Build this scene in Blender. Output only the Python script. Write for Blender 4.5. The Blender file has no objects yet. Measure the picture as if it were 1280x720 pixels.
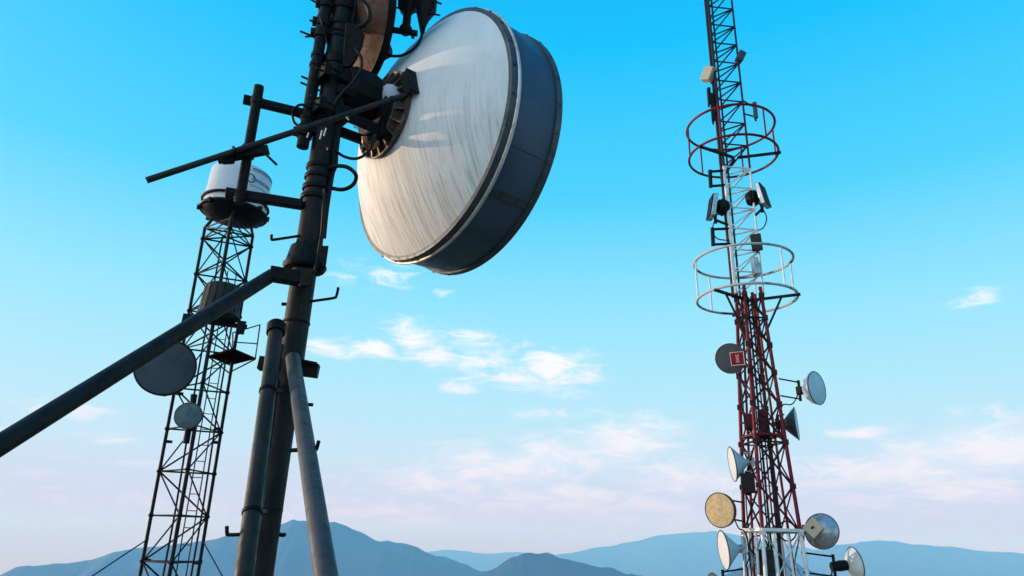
import bpy, math, random
from mathutils import Vector, Matrix, noise
random.seed(7)
SC = bpy.context.scene
COL = SC.collection
V = Vector
PI = math.pi

# ------------------------------------------------------------------ camera
EYE = V((0, 0, 1.6))
_n = math.sqrt(61**2 + 2555**2 + 900**2)
_sp = 900/_n; _cp = math.sqrt(1-_sp*_sp); _st = 61/_n/_cp; _ct = math.sqrt(1-_st*_st)
CF = V((0, _cp, _sp)); _u0 = V((0, -_sp, _cp)); _r0 = V((1, 0, 0))
CR = _r0*_ct + _u0*_st; CU = _u0*_ct - _r0*_st
cam_d = bpy.data.cameras.new('camera'); cam = bpy.data.objects.new('camera', cam_d); COL.objects.link(cam)
cam.matrix_world = Matrix(((CR.x, CU.x, -CF.x, EYE.x), (CR.y, CU.y, -CF.y, EYE.y), (CR.z, CU.z, -CF.z, EYE.z), (0, 0, 0, 1)))
cam_d.sensor_width = 36; cam_d.lens = 900/1280*36
cam_d.clip_start = .05; cam_d.clip_end = 200000
SC.camera = cam

# ------------------------------------------------------------------ render
SC.render.engine = 'CYCLES'
SC.view_settings.view_transform = 'Standard'; SC.view_settings.look = 'None'
SC.view_settings.gamma = 1; SC.view_settings.use_curve_mapping = False
SC.view_settings.exposure = 0.0
SC.cycles.volume_bounces = 2
SC.cycles.max_bounces = 6
try: SC.cycles.use_denoising = True
except Exception: pass

def D(px, py): return CR*((px-640)/900) + CU*((360-py)/900) + CF
def P(px, py, Y):
    d = D(px, py); return EYE + d*(Y/d.y)
def Pc(px, py, c): return EYE + D(px, py)*c
def Pz(px, py, z):
    d = D(px, py); return EYE + d*((z-EYE.z)/d.z)
def depth(p): return (p-EYE).dot(CF)
def project(p):
    v = p-EYE; c = v.dot(CF); return 640+900*v.dot(CR)/c, 360-900*v.dot(CU)/c

# ------------------------------------------------------------------ sun and sky
SUN = V((-.95, .275, .10)).normalized()
sl = bpy.data.lights.new('sun', 'SUN'); so = bpy.data.objects.new('sun', sl); COL.objects.link(so)
sl.energy = 4.2; sl.angle = math.radians(.6); sl.color = (1.0, .86, .70)
so.rotation_euler = SUN.to_track_quat('Z', 'Y').to_euler(); so.location = SUN*200

world = bpy.data.worlds.new('World'); SC.world = world; world.use_nodes = True
nt = world.node_tree; nt.nodes.clear()
class NB:
    """small node helper"""
    def __init__(s, nt): s.nt = nt
    def n(s, t, **k):
        x = s.nt.nodes.new(t)
        for a, b in k.items(): setattr(x, a, b)
        return x
    def put(s, sock, v):
        if isinstance(v, bpy.types.NodeSocket): s.nt.links.new(v, sock)
        else: sock.default_value = v
    def m(s, op, a, b=None, c=None, clamp=False):
        x = s.n('ShaderNodeMath', operation=op, use_clamp=clamp); s.put(x.inputs[0], a)
        if b is not None: s.put(x.inputs[1], b)
        if c is not None: s.put(x.inputs[2], c)
        return x.outputs[0]
    def mix(s, f, a, b, kind='MIX'):
        x = s.n('ShaderNodeMix', data_type='RGBA', blend_type=kind); s.put(x.inputs[0], f); s.put(x.inputs[6], a); s.put(x.inputs[7], b)
        return x.outputs[2]
    def ramp(s, f, stops, interp='LINEAR'):
        x = s.n('ShaderNodeValToRGB'); e = x.color_ramp.elements; x.color_ramp.interpolation = interp
        while len(e) < len(stops): e.new(.5)
        for i, (p, c) in enumerate(stops): e[i].position = p; e[i].color = tuple(c)+(1,) if len(c) == 3 else c
        s.put(x.inputs[0], f); return x.outputs[0]
    def noise(s, vec, scale, detail=4, rough=.5, dist=0):
        x = s.n('ShaderNodeTexNoise'); s.put(x.inputs['Vector'], vec); x.inputs['Scale'].default_value = scale
        x.inputs['Detail'].default_value = detail; x.inputs['Roughness'].default_value = rough; x.inputs['Distortion'].default_value = dist
        return x.outputs['Fac']
    def sm(s, f, lo, hi, a=0., b=1.):
        x = s.n('ShaderNodeMapRange', interpolation_type='SMOOTHSTEP'); s.put(x.inputs[0], f)
        for i, v in enumerate((lo, hi, a, b)): s.put(x.inputs[i+1], v)
        return x.outputs[0]
def lin(r, g, b):
    f = lambda c: c/12.92 if c <= .04045 else ((c+.055)/1.055)**2.4
    return (f(r/255), f(g/255), f(b/255))
B = NB(nt)
tc = B.n('ShaderNodeTexCoord'); sx = B.n('ShaderNodeSeparateXYZ')
nt.links.new(tc.outputs['Generated'], sx.inputs[0])
az = B.m('ARCTAN2', sx.outputs[0], sx.outputs[1]); el = B.m('ARCSINE', sx.outputs[2])
sky = B.n('ShaderNodeTexSky', sky_type='NISHITA'); sky.sun_disc = False
sky.sun_elevation = math.asin(SUN.z); sky.sun_rotation = math.atan2(SUN.x, SUN.y); sky.altitude = 700; sky.dust_density = 2
grad = B.ramp(B.m('MULTIPLY', el, 180/PI/60), [(0, (.66, .62, .80)), (1.2/60, (.68, .66, .84)), (3.2/60, (.66, .71, .90)), (6/60, (.60, .81, .98)), (9.5/60, (.50, .85, 1.0)),
        (17/60, (.31, .81, 1.04)), (26/60, (.075, .66, 1.01)), (38/60, (.0, .54, 1.02)), (55/60, (.0, .33, .82))])
grad10 = B.n('ShaderNodeVectorMath', operation='SCALE'); nt.links.new(grad, grad10.inputs[0]); grad10.inputs[3].default_value = 10.0
base = B.mix(.985, sky.outputs[0], grad10.outputs[0])
# broad warm-white sky glow added behind left to brighten the big dish
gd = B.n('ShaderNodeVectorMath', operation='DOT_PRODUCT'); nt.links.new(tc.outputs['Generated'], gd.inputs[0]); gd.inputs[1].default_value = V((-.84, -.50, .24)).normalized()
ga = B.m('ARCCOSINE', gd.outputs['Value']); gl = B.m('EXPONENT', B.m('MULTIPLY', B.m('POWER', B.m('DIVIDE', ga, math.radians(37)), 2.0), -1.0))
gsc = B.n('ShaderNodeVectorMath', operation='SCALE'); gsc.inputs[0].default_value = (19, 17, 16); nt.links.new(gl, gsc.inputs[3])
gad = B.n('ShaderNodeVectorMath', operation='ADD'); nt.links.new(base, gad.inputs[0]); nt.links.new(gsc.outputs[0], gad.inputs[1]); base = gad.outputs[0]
cv = B.n('ShaderNodeCombineXYZ'); B.put(cv.inputs[0], az); B.put(cv.inputs[1], B.m('MULTIPLY', el, 3.0))
nz = B.noise(cv.outputs[0], 16, 12, .70, .8)
nz2 = B.noise(cv.outputs[0], 5, 3, .5)
# clouds where they stand in the sky: azimuth, elevation, half sizes (degrees), weight
def sky_dir(px, py):
    d = D(px, py).normalized(); return math.degrees(math.atan2(d.x, d.y)), math.degrees(math.asin(d.z))
BLOBS = [(415, 437, 38, 10, .80), (465, 436, 36, 12, .88), (512, 418, 30, 20, .92), (545, 447, 36, 12, .86), (595, 424, 34, 9, .72), (600, 452, 44, 14, .78), (690, 462, 46, 28, .92), (640, 474, 60, 9, .8), (575, 486, 22, 8, .6),
         (730, 470, 30, 12, .8), (470, 345, 60, 16, .40), (715, 520, 60, 8, .5), (555, 365, 12, 6, .4),
         (775, 553, 70, 28, .92), (700, 570, 80, 26, .8), (630, 585, 120, 26, .8), (540, 600, 110, 22, .66), (860, 600, 110, 26, .72), (700, 625, 190, 26, .62), (480, 640, 200, 18, .5), (850, 650, 200, 14, .42),
         (1240, 560, 120, 36, .98), (1120, 590, 130, 24, .86), (1030, 605, 90, 12, .7), (1190, 610, 160, 24, .62), (1085, 542, 50, 8, .62), (1010, 600, 60, 14, .6),
         (1220, 372, 34, 12, .42), (140, 548, 34, 7, .55), (85, 512, 60, 10, .50), (160, 580, 70, 8, .45), (60, 592, 80, 8, .42), (10, 540, 36, 10, .5), (100, 620, 150, 14, .36)]
cov = None
for (px, py, w, h, k) in BLOBS:
    a0, e0 = sky_dir(px, py); a1, _ = sky_dir(px+w, py); _, e1 = sky_dir(px, py-h)
    ra, re = math.radians(a1-a0), math.radians(e1-e0)
    dx = B.m('DIVIDE', B.m('SUBTRACT', az, math.radians(a0)), ra); dy = B.m('DIVIDE', B.m('SUBTRACT', el, math.radians(e0)), re)
    g = B.m('MULTIPLY', B.m('EXPONENT', B.m('MULTIPLY', B.m('ADD', B.m('MULTIPLY', dx, dx), B.m('MULTIPLY', dy, dy)), -.9)), k)
    cov = g if cov is None else B.m('MAXIMUM', cov, g)
dens = B.m('ADD', cov, B.m('MULTIPLY', B.m('SUBTRACT', nz, .5), 3.0))
dens = B.m('ADD', dens, B.m('MULTIPLY', B.m('SUBTRACT', nz2, .5), .5))
dens = B.m('MULTIPLY', B.sm(dens, .02, 1.15), B.sm(cov, .02, .20))
soft = B.m('MULTIPLY', B.m('MULTIPLY', B.sm(cov, .25, .95), B.sm(el, math.radians(13), math.radians(8))), .62)
dens = B.m('MAXIMUM', dens, soft)
ccol = B.ramp(B.m('MULTIPLY', el, 180/PI/20), [(0, lin(228, 222, 234)), (.35, lin(239, 237, 246)), (.7, lin(248, 246, 252)), (1, lin(250, 249, 255))])
c10 = B.n('ShaderNodeVectorMath', operation='SCALE'); nt.links.new(ccol, c10.inputs[0]); c10.inputs[3].default_value = 11.2
base = B.mix(B.m('MULTIPLY', dens, .93), base, c10.outputs[0])
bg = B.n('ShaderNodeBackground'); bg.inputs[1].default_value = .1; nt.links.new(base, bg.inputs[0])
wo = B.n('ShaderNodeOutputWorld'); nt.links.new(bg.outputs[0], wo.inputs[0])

# ------------------------------------------------------------------ materials
def mat(name, c, c2=None, rough=.6, metal=0., scale=6., lo=.42, hi=.68, bump=.0, spots=None, spot_amt=.62, spot_scale=14., spec=.2, stretch=(1, 1, 1)):
    m = bpy.data.materials.new(name); m.use_nodes = True; t = m.node_tree; b = NB(t)
    bs = t.nodes['Principled BSDF']; tcn = b.n('ShaderNodeTexCoord')
    mp = b.n('ShaderNodeMapping'); mp.inputs['Scale'].default_value = stretch; t.links.new(tcn.outputs['Object'], mp.inputs[0])
    v = mp.outputs[0]
    n1 = b.noise(v, scale, 6, .62)
    col = b.mix(b.sm(n1, lo, hi), (*c, 1), (*(c2 or tuple(x*.7 for x in c)), 1))
    if spots:
        n2 = b.noise(v, spot_scale, 8, .68)
        col = b.mix(b.sm(n2, spot_amt, spot_amt+.07), col, (*spots, 1))
    t.links.new(col, bs.inputs['Base Color'])
    n3 = b.noise(v, scale*3, 4, .6)
    b.put(bs.inputs['Roughness'], b.sm(n3, .25, .75, max(.05, rough-.14), min(1, rough+.14)))
    bs.inputs['Metallic'].default_value = metal; bs.inputs['Specular IOR Level'].default_value = spec
    if bump:
        bp = b.n('ShaderNodeBump'); bp.inputs['Strength'].default_value = bump; bp.inputs['Distance'].default_value = .01
        t.links.new(b.noise(v, scale*6, 5, .65), bp.inputs['Height']); t.links.new(bp.outputs[0], bs.inputs['Normal'])
    return m
M = {}
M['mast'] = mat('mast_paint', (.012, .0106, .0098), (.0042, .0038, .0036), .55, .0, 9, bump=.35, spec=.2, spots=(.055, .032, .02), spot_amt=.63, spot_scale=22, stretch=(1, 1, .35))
M['brace_worn'] = mat('worn_brace_paint', (.056, .056, .058), (.032, .032, .034), .55, .0, 8, bump=.35, spec=.25, spots=(.5, .5, .5), spot_amt=.70, spot_scale=8, stretch=(1, 1, .5))
M['brace'] = mat('brace_paint', (.025, .0222, .0205), (.011, .010, .0092), .55, .0, 8, bump=.35, spec=.22, spots=(.09, .06, .045), spot_amt=.67, spot_scale=13, stretch=(1, 1, .5))
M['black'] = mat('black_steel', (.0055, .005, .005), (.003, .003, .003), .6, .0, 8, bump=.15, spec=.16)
M['rubber'] = mat('black_rubber', (.011, .012, .013), (.008, .008, .009), .45, 0, 9)
M['bright_steel'] = mat('bright_steel', (.42, .42, .43), (.25, .24, .23), .38, .8, 12)
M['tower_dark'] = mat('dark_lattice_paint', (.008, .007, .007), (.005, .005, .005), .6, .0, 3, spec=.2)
M['white_paint'] = mat('white_paint', (.72, .71, .70), (.60, .58, .56), .45, 0, 3, spots=(.20, .12, .08), spot_amt=.70, spot_scale=9)
M['hoop_paint'] = mat('patchy_hoop_paint', (.42, .41, .40), (.05, .045, .045), .5, 0, 1.1, lo=.52, hi=.62)  # pale and near-black patches mixed by noise
M['cage_red'] = mat('cage_red_paint', (.17, .004, .014), (.045, .004, .007), .5, 0, 1.4, lo=.45, hi=.62)
M['red_paint'] = mat('red_lattice_paint', (.17, .003, .012), (.085, .003, .008), .55, 0, 2.5, spec=.25, spots=(.05, .02, .02), spot_amt=.66)
M['brace_red'] = mat('brace_red_paint', (.075, .004, .010), (.022, .004, .006), .55, 0, 1.5, lo=.38, hi=.62)
M['dark_red'] = mat('dark_red_lattice_paint', (.10, .004, .010), (.030, .004, .006), .55, 0, 1.2, lo=.4, hi=.6)
M['sooty'] = mat('sooty_lattice_paint', (.018, .010, .012), (.03, .008, .011), .6, 0, 1.6)
M['grey_radome'] = mat('grey_radome', (.060, .066, .076), (.045, .050, .060), .6, 0, 3, spots=(.12, .12, .13), spot_amt=.68, spot_scale=5)
M['green_radome'] = mat('greenish_radome', (.10, .135, .135), (.07, .10, .10), .55, 0, 9, spots=(.03, .035, .035), spot_amt=.66, spot_scale=22)
M['radome_white'] = mat('white_radome', (.60, .60, .61), (.53, .53, .55), .5, 0, 3)
M['dish_white'] = mat('white_dish_paint', (.70, .70, .70), (.56, .56, .57), .45, 0, 3, spots=(.30, .25, .2), spot_amt=.72)
M['dish_shade_blue'] = mat('shade_blue_radome', (.44, .57, .63), (.37, .50, .56), .5, 0, 4)  # dish skin with the blue of its shaded side put into the colour
M['gold'] = mat('yellowed_radome', (.50, .38, .22), (.39, .28, .15), .6, 0, 7, lo=.4, hi=.62, bump=.3, spots=(.35, .22, .09), spot_amt=.6, spot_scale=11)
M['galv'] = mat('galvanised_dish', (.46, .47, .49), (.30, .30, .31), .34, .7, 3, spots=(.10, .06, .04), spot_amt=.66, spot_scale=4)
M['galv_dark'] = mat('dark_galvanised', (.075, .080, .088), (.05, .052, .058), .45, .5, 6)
M['beige'] = mat('beige_housing', (.40, .38, .27), (.48, .31, .22), .55, 0, 5)
M['rust'] = mat('rusty_dish', (.085, .034, .016), (.10, .066, .046), .6, .25, 9, lo=.38, hi=.62, bump=.3, spots=(.30, .18, .10), spot_amt=.64, spot_scale=12)
M['rust_pale'] = mat('weathered_dish_skin', (.24, .17, .13), (.16, .09, .055), .6, .1, 5, bump=.2)
M['brown'] = mat('brown_housing', (.034, .027, .022), (.018, .014, .012), .6, 0, 5, spots=(.16, .08, .05), spot_amt=.66)
M['red_sign'] = mat('red_sign', (.24, .004, .008), (.18, .004, .007), .5, 0, 4)
M['sign_white'] = mat('sign_white', (.62, .62, .62), None, .5)
M['blue_print'] = mat('blue_print', (.03, .06, .13), (.04, .07, .14), .5)
M['red_print'] = mat('red_print', (.55, .02, .03), None, .5)
M['deck'] = mat('rusty_deck_grating', (.035, .014, .009), (.016, .010, .009), .95, 0, 3, spec=0.)
M['copper'] = mat('copper_tube', (.30, .15, .08), (.18, .08, .04), .4, .7, 10)
M['cable'] = mat('cable_jacket', (.005, .005, .005), (.008, .008, .008), .5, 0, 5)

def streaked():
    m = bpy.data.materials.new('weathered_white_reflector'); m.use_nodes = True; t = m.node_tree; b = NB(t)
    bs = t.nodes['Principled BSDF']; tcn = b.n('ShaderNodeTexCoord'); v = tcn.outputs['Object']
    sd = b.n('ShaderNodeVectorMath', operation='DOT_PRODUCT'); t.links.new(v, sd.inputs[0]); sd.inputs[1].default_value = (.653, -.757, 0)
    sz = b.n('ShaderNodeSeparateXYZ'); t.links.new(v, sz.inputs[0]); mp = b.n('ShaderNodeCombineXYZ'); b.put(mp.inputs[0], sd.outputs['Value']); b.put(mp.inputs[1], b.m('MULTIPLY', sz.outputs[2], .05))
    fine = b.noise(mp.outputs[0], 62, 3, .6); broad = b.noise(mp.outputs[0], 13, 3, .6)
    patch = b.noise(v, 2.2, 5, .6); grime = b.noise(v, 9, 8, .7)
    sp = b.n('ShaderNodeSeparateXYZ'); t.links.new(v, sp.inputs[0])
    low = b.sm(sp.outputs[2], .35, -.95)                                   # run-off dirt collects on the lower half of the skin
    col = b.mix(b.sm(patch, .35, .7), (.76, .74, .72, 1), (.68, .66, .64, 1))
    col = b.mix(b.m('MULTIPLY', b.sm(fine, .46, .68), b.m('ADD', .05, b.m('MULTIPLY', low, .44))), col, (.20, .165, .14, 1))
    col = b.mix(b.m('MULTIPLY', b.sm(broad, .48, .70), b.m('ADD', .02, b.m('MULTIPLY', low, .40))), col, (.30, .25, .21, 1))
    col = b.mix(b.m('MULTIPLY', b.sm(grime, .73, .83), .35), col, (.24, .21, .19, 1))
    t.links.new(col, bs.inputs['Base Color']); b.put(bs.inputs['Roughness'], b.sm(fine, .3, .7, .52, .68)); bs.inputs['Specular IOR Level'].default_value = .3
    bp = b.n('ShaderNodeBump'); bp.inputs['Strength'].default_value = .06; t.links.new(broad, bp.inputs['Height']); t.links.new(bp.outputs[0], bs.inputs['Normal'])
    return m
M['reflector'] = streaked()
M['shroud'] = mat('blue_grey_shroud', (.074, .094, .138), (.050, .064, .096), .42, .2, 2.2, bump=.05, spots=(.16, .17, .19), spot_amt=.69, spot_scale=6, stretch=(1, 1, .5))
M['flange'] = mat('dull_flange', (.085, .090, .098), (.055, .058, .062), .45, .4, 7)
M['lip'] = mat('worn_bare_lip', (.62, .54, .50), (.42, .33, .28), .42, .5, 9)
M['fin'] = mat('grimy_cast_ring', (.075, .060, .048), (.16, .115, .08), .5, .3, 7, bump=.2)
M['scree'] = mat('hilltop_earth', (.20, .16, .11), (.10, .11, .06), .95, 0, .35, bump=.4)
M['forest'] = mat('hill_forest', (.030, .044, .032), (.048, .056, .040), .95, 0, .004, bump=0)

# ------------------------------------------------------------------ mesh builder
def frame(t, up=V((0, 0, 1))):
    t = t.normalized()
    if abs(t.dot(up)) > .97: up = V((1, 0, 0))
    a = t.cross(up).normalized(); b = a.cross(t).normalized(); return a, b
class MB:
    def __init__(s): s.v = []; s.f = []
    def add(s, vs, fs):
        o = len(s.v); s.v += [V(x) for x in vs]; s.f += [tuple(i+o for i in f) for f in fs]; return s
    def box(s, c, ex, ey, ez):
        """centre and the three half-extent vectors"""
        c, ex, ey, ez = V(c), V(ex), V(ey), V(ez); vs = [c+ex*i+ey*j+ez*k for i in (-1, 1) for j in (-1, 1) for k in (-1, 1)]
        fs = [(0, 1, 3, 2), (4, 6, 7, 5), (0, 4, 5, 1), (2, 3, 7, 6), (0, 2, 6, 4), (1, 5, 7, 3)]
        if ex.cross(ey).dot(ez) < 0: fs = [f[::-1] for f in fs]
        return s.add(vs, fs)
    def bar(s, p, q, w, h, up=V((0, 0, 1))):
        p, q = V(p), V(q); t = q-p; a, b = frame(t, up); return s.box((p+q)/2, t/2, a*w/2, b*h/2)
    def tube(s, pts, r, n=12, caps=True):
        pts = [V(p) for p in pts]; N = len(pts); rs = r if isinstance(r, (list, tuple)) else [r]*N
        a = None; vs = []; fs = []
        for i, p in enumerate(pts):
            t = ((pts[i+1]-p).normalized() if i < N-1 else V()) + ((p-pts[i-1]).normalized() if i else V())
            t.normalize()
            if a is None: a, b = frame(t)
            else: a = (a-t*a.dot(t)).normalized(); b = a.cross(t).normalized()
            for k in range(n): w = 2*PI*k/n; vs.append(p + a*(math.cos(w)*rs[i]) + b*(math.sin(w)*rs[i]))
        for i in range(N-1):
            for k in range(n): k2 = (k+1) % n; fs.append((i*n+k, i*n+k2, (i+1)*n+k2, (i+1)*n+k))
        if caps: fs.append(tuple(range(n-1, -1, -1))); fs.append(tuple((N-1)*n+k for k in range(n)))
        return s.add(vs, fs)
    def lathe(s, prof, o, ax, n=48, cap0=False, cap1=False):
        """prof: (distance along the axis, radius)"""
        o, ax = V(o), V(ax).normalized(); a, b = frame(ax); vs = []; fs = []
        for d, r in prof:
            for k in range(n): w = 2*PI*k/n; vs.append(o + ax*d + a*(math.cos(w)*r) + b*(math.sin(w)*r))
        for i in range(len(prof)-1):
            for k in range(n): k2 = (k+1) % n; fs.append((i*n+k, i*n+k2, (i+1)*n+k2, (i+1)*n+k))
        if cap0: fs.append(tuple(range(n-1, -1, -1)))
        if cap1: fs.append(tuple((len(prof)-1)*n+k for k in range(n)))
        return s.add(vs, fs)
    def torus(s, o, ax, R, r, n=48, m=8, t0=0, t1=2*PI):
        o, ax = V(o), V(ax).normalized(); a, b = frame(ax); full = abs(t1-t0-2*PI) < 1e-6
        pts = [o + a*(math.cos(t0+(t1-t0)*k/n)*R) + b*(math.sin(t0+(t1-t0)*k/n)*R) for k in range(n if full else n+1)]
        if not full: return s.tube(pts, r, m)
        vs = []; fs = []
        for p in pts:
            e = (p-o).normalized()
            for j in range(m): w = 2*PI*j/m; vs.append(p + e*(math.cos(w)*r) + ax*(math.sin(w)*r))
        for k in range(n):
            for j in range(m): k2, j2 = (k+1) % n, (j+1) % m; fs.append((k*m+j, k2*m+j, k2*m+j2, k*m+j2))
        return s.add(vs, fs)
    def sphere(s, c, r, sq=(1, 1, 1), n=14, m=9):
        c = V(c); vs = [c + V((r*sq[0]*math.sin(PI*i/m)*math.cos(2*PI*k/n), r*sq[1]*math.sin(PI*i/m)*math.sin(2*PI*k/n), r*sq[2]*math.cos(PI*i/m))) for i in range(m+1) for k in range(n)]
        return s.add(vs, [(i*n+k, (i+1)*n+k, (i+1)*n+(k+1) % n, i*n+(k+1) % n) for i in range(m) for k in range(n)])
    def prism(s, poly, ext):
        poly = [V(p) for p in poly]; n = len(poly); ext = V(ext)
        nn = (poly[1]-poly[0]).cross(poly[2]-poly[0])
        if nn.dot(ext) > 0: poly = poly[::-1]
        return s.add(poly+[p+ext for p in poly], [tuple(range(n)), tuple(range(2*n-1, n-1, -1))]+[(i, i+n, (i+1) % n+n, (i+1) % n) for i in range(n)])
    def build(s, name, m, parent=None, bevel=0., smooth=38):
        root = parent
        while root is not None and root.parent: root = root.parent
        off = V(root.location) if root else V()
        me = bpy.data.meshes.new(name); me.from_pydata([tuple(x-off) for x in s.v], [], s.f); me.validate(); me.update()
        me.materials.append(M[m] if isinstance(m, str) else m)
        if smooth:
            me.polygons.foreach_set('use_smooth', [True]*len(me.polygons))
            try: me.set_sharp_from_angle(angle=math.radians(smooth))
            except Exception: pass
        o = bpy.data.objects.new(name, me); COL.objects.link(o)
        if parent: o.parent = parent
        if bevel:
            bv = o.modifiers.new('bevel', 'BEVEL'); bv.width = bevel; bv.segments = 2; bv.limit_method = 'ANGLE'
        return o
def thing(name, label, cat, loc, group=None):
    o = bpy.data.objects.new(name, None); COL.objects.link(o); o.location = V(loc); o.empty_display_size = .2
    o['label'] = label; o['category'] = cat
    if group: o['group'] = group
    return o
def tag(o, label, cat, group=None):
    o['label'] = label; o['category'] = cat
    if group: o['group'] = group
    return o
def kind(o, k): o['kind'] = k; return o
def curve_pts(ps, n=8):
    """Catmull-Rom through the points"""
    ps = [V(p) for p in ps]; q = [ps[0]*2-ps[1]]+ps+[ps[-1]*2-ps[-2]]; out = []
    for i in range(1, len(q)-2):
        for k in range(n):
            t = k/n; a, b, c, d = q[i-1:i+3]
            out.append(.5*((2*b)+(c-a)*t+(2*a-5*b+4*c-d)*t*t+(3*b-a-3*c+d)*t**3))
    return out+[ps[-1]]
def axis_at(px, py, minor, ratio, toward):
    """axis of a round dish from how its rim is seen: direction of the short axis in the picture, ratio short/long, facing the viewer or away"""
    ray = D(px, py).normalized(); m = CR*minor[0]-CU*minor[1]; m = (m-ray*m.dot(ray)).normalized()
    return (ray*(-ratio if toward else ratio) + m*math.sqrt(1-ratio*ratio)).normalized()
def lettering(text, size):
    c = bpy.data.curves.new('lettering', 'FONT'); c.body = text; c.size = size; c.align_x = 'CENTER'; c.align_y = 'CENTER'; c.extrude = .004
    o = bpy.data.objects.new('lettering', c); COL.objects.link(o)
    dg = bpy.context.evaluated_depsgraph_get(); me = bpy.data.meshes.new_from_object(o.evaluated_get(dg))
    vs = [v.co.copy() for v in me.vertices]; fs = [tuple(p.vertices) for p in me.polygons]
    bpy.data.objects.remove(o); bpy.data.meshes.remove(me); return vs, fs

# ------------------------------------------------------------------ ground, hills
def ground():
    mb = MB(); rings = [0, 4, 8, 12, 15, 18, 20, 24, 29, 36, 44, 55, 75, 110, 170, 260, 400, 600, 850, 1150, 1500, 2000, 3000, 5000, 8000, 13000, 18000, 22000]; n = 72
    prev = None
    for i, r in enumerate(rings):
        ids = []
        for k in range(n if r else 1):
            a = 2*PI*k/n; x, y = 5+r*math.cos(a), 15+r*math.sin(a)
            if r <= 20: z = -.02
            else:
                t = min(1, (r-20)/1600); z = -1090*(1-(1-t)**1.7) + (noise.fractal(V((x/300, y/300, 0)), 1, 2, 5)*min(60, (r-20)*.12) if r < 3000 else 0)
                z = min(z, -.16*(r-20)) if r < 400 else z
            ids.append(len(mb.v)); mb.v.append(V((x, y, z)))
        if prev:
            for k in range(n):
                k2 = (k+1) % n
                mb.f.append((prev[0], ids[k], ids[k2]) if len(prev) == 1 else (prev[k], ids[k], ids[k2], prev[k2]))
        prev = ids
    return kind(mb.build('ground', 'scree', smooth=60), 'structure')
def hills(name, px_pts, Yd, spread, seed, rough=1.0):
    pts = [P(x, y, Yd) for x, y in px_pts]; xs = [p.x for p in pts]; zs = [p.z for p in pts]
    nx, ny = 420, 56; base = -1080; mb = MB(); W = xs[-1]-xs[0]
    def rz(x):
        if x <= xs[0]: return zs[0]
        for i in range(len(xs)-1):
            if x <= xs[i+1]:
                t = (x-xs[i])/(xs[i+1]-xs[i]); t = t*t*(3-2*t)*.5+t*.5; return zs[i]*(1-t)+zs[i+1]*t
        return zs[-1]
    for i in range(nx+1):
        x = xs[0]-W*.12+W*1.24*i/nx
        h = rz(x)
        edge = max(0, (xs[0]-x)/(W*.12), (x-xs[-1])/(W*.12)); h = h*(1-edge**1.3)+base*edge**1.3
        h += noise.fractal(V((x/(Yd*.03), seed, 0)), 1, 2.1, 8)*(7+Yd*.0019)*rough*(1-min(1, edge))
        for j in range(ny+1):
            v = j/ny*2-1; y = Yd+v*spread
            pr = (1-abs(v))**1.35
            sp = noise.fractal(V((x/(Yd*.05), y/(Yd*.09), seed)), 1, 2, 6)*(.10+.10*abs(v))*(1-abs(v))**.5*min(1, abs(v)*5)
            # spurs run down from the crest
            sp += noise.noise(V((x/(Yd*.035)+v*1.5, seed*3.1, v*.6)))*.16*min(1, abs(v)*4)*(1-abs(v))
            mb.v.append(V((x, y, max(base, base+(h-base)*max(0, pr+sp)))))
    for i in range(nx):
        for j in range(ny): a = i*(ny+1)+j; mb.f.append((a, a+ny+1, a+ny+2, a+1))
    return kind(mb.build(name, 'forest', smooth=180), 'structure')
ground()
hills('mountain', [(-40, 727), (0, 719), (22, 707), (75, 704), (115, 699), (160, 685), (200, 683), (255, 676), (290, 669), (330, 661), (350, 655), (367, 651), (395, 654), (420, 652), (450, 664), (475, 676), (510, 681), (550, 695), (600, 712), (640, 726), (690, 745)], 6500, 1900, 1.3)
hills('mountain', [(560, 745), (590, 724), (612, 712), (640, 698), (665, 690), (685, 692), (700, 697), (735, 705), (760, 711), (795, 718), (840, 733), (880, 760)], 4800, 1300, 5.1)
hills('mountain', [(840, 760), (880, 732), (907, 719), (927, 710), (952, 697), (975, 694), (990, 700), (1005, 711), (1022, 716), (1050, 724), (1090, 740)], 5200, 1300, 8.4)
hills('mountain', [(640, 706), (705, 691), (760, 683), (790, 677), (840, 667), (890, 664), (940, 672), (1000, 684), (1060, 694), (1130, 704), (1180, 716)], 15500, 2600, 12.2, .7)
hills('mountain', [(960, 700), (1005, 690), (1050, 680), (1100, 675), (1140, 680), (1180, 683), (1240, 690), (1300, 693), (1380, 706)], 13000, 2300, 17.7, .7)
hills('mountain', [(380, 705), (450, 697), (520, 690), (565, 687), (600, 692), (650, 690), (700, 698), (760, 706)], 18000, 2600, 21.9, .6)
hz = MB().box((0, 0, -380), (24500, 0, 0), (0, 24500, 0), (0, 0, 790)).build('haze', 'forest', smooth=0); kind(hz, 'stuff')
hm = bpy.data.materials.new('haze_air'); hm.use_nodes = True; ht = hm.node_tree; ht.nodes.clear()
pv = ht.nodes.new('ShaderNodeVolumePrincipled'); pv.inputs['Color'].default_value = (.23, .57, 1.0, 1); pv.inputs['Absorption Color'].default_value = (1, 1, 1, 1); pv.inputs['Density'].default_value = 1.3e-4; pv.inputs['Anisotropy'].default_value = .0
ho = ht.nodes.new('ShaderNodeOutputMaterial'); ht.links.new(pv.outputs[0], ho.inputs['Volume'])
hz.data.materials.clear(); hz.data.materials.append(hm)

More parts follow.
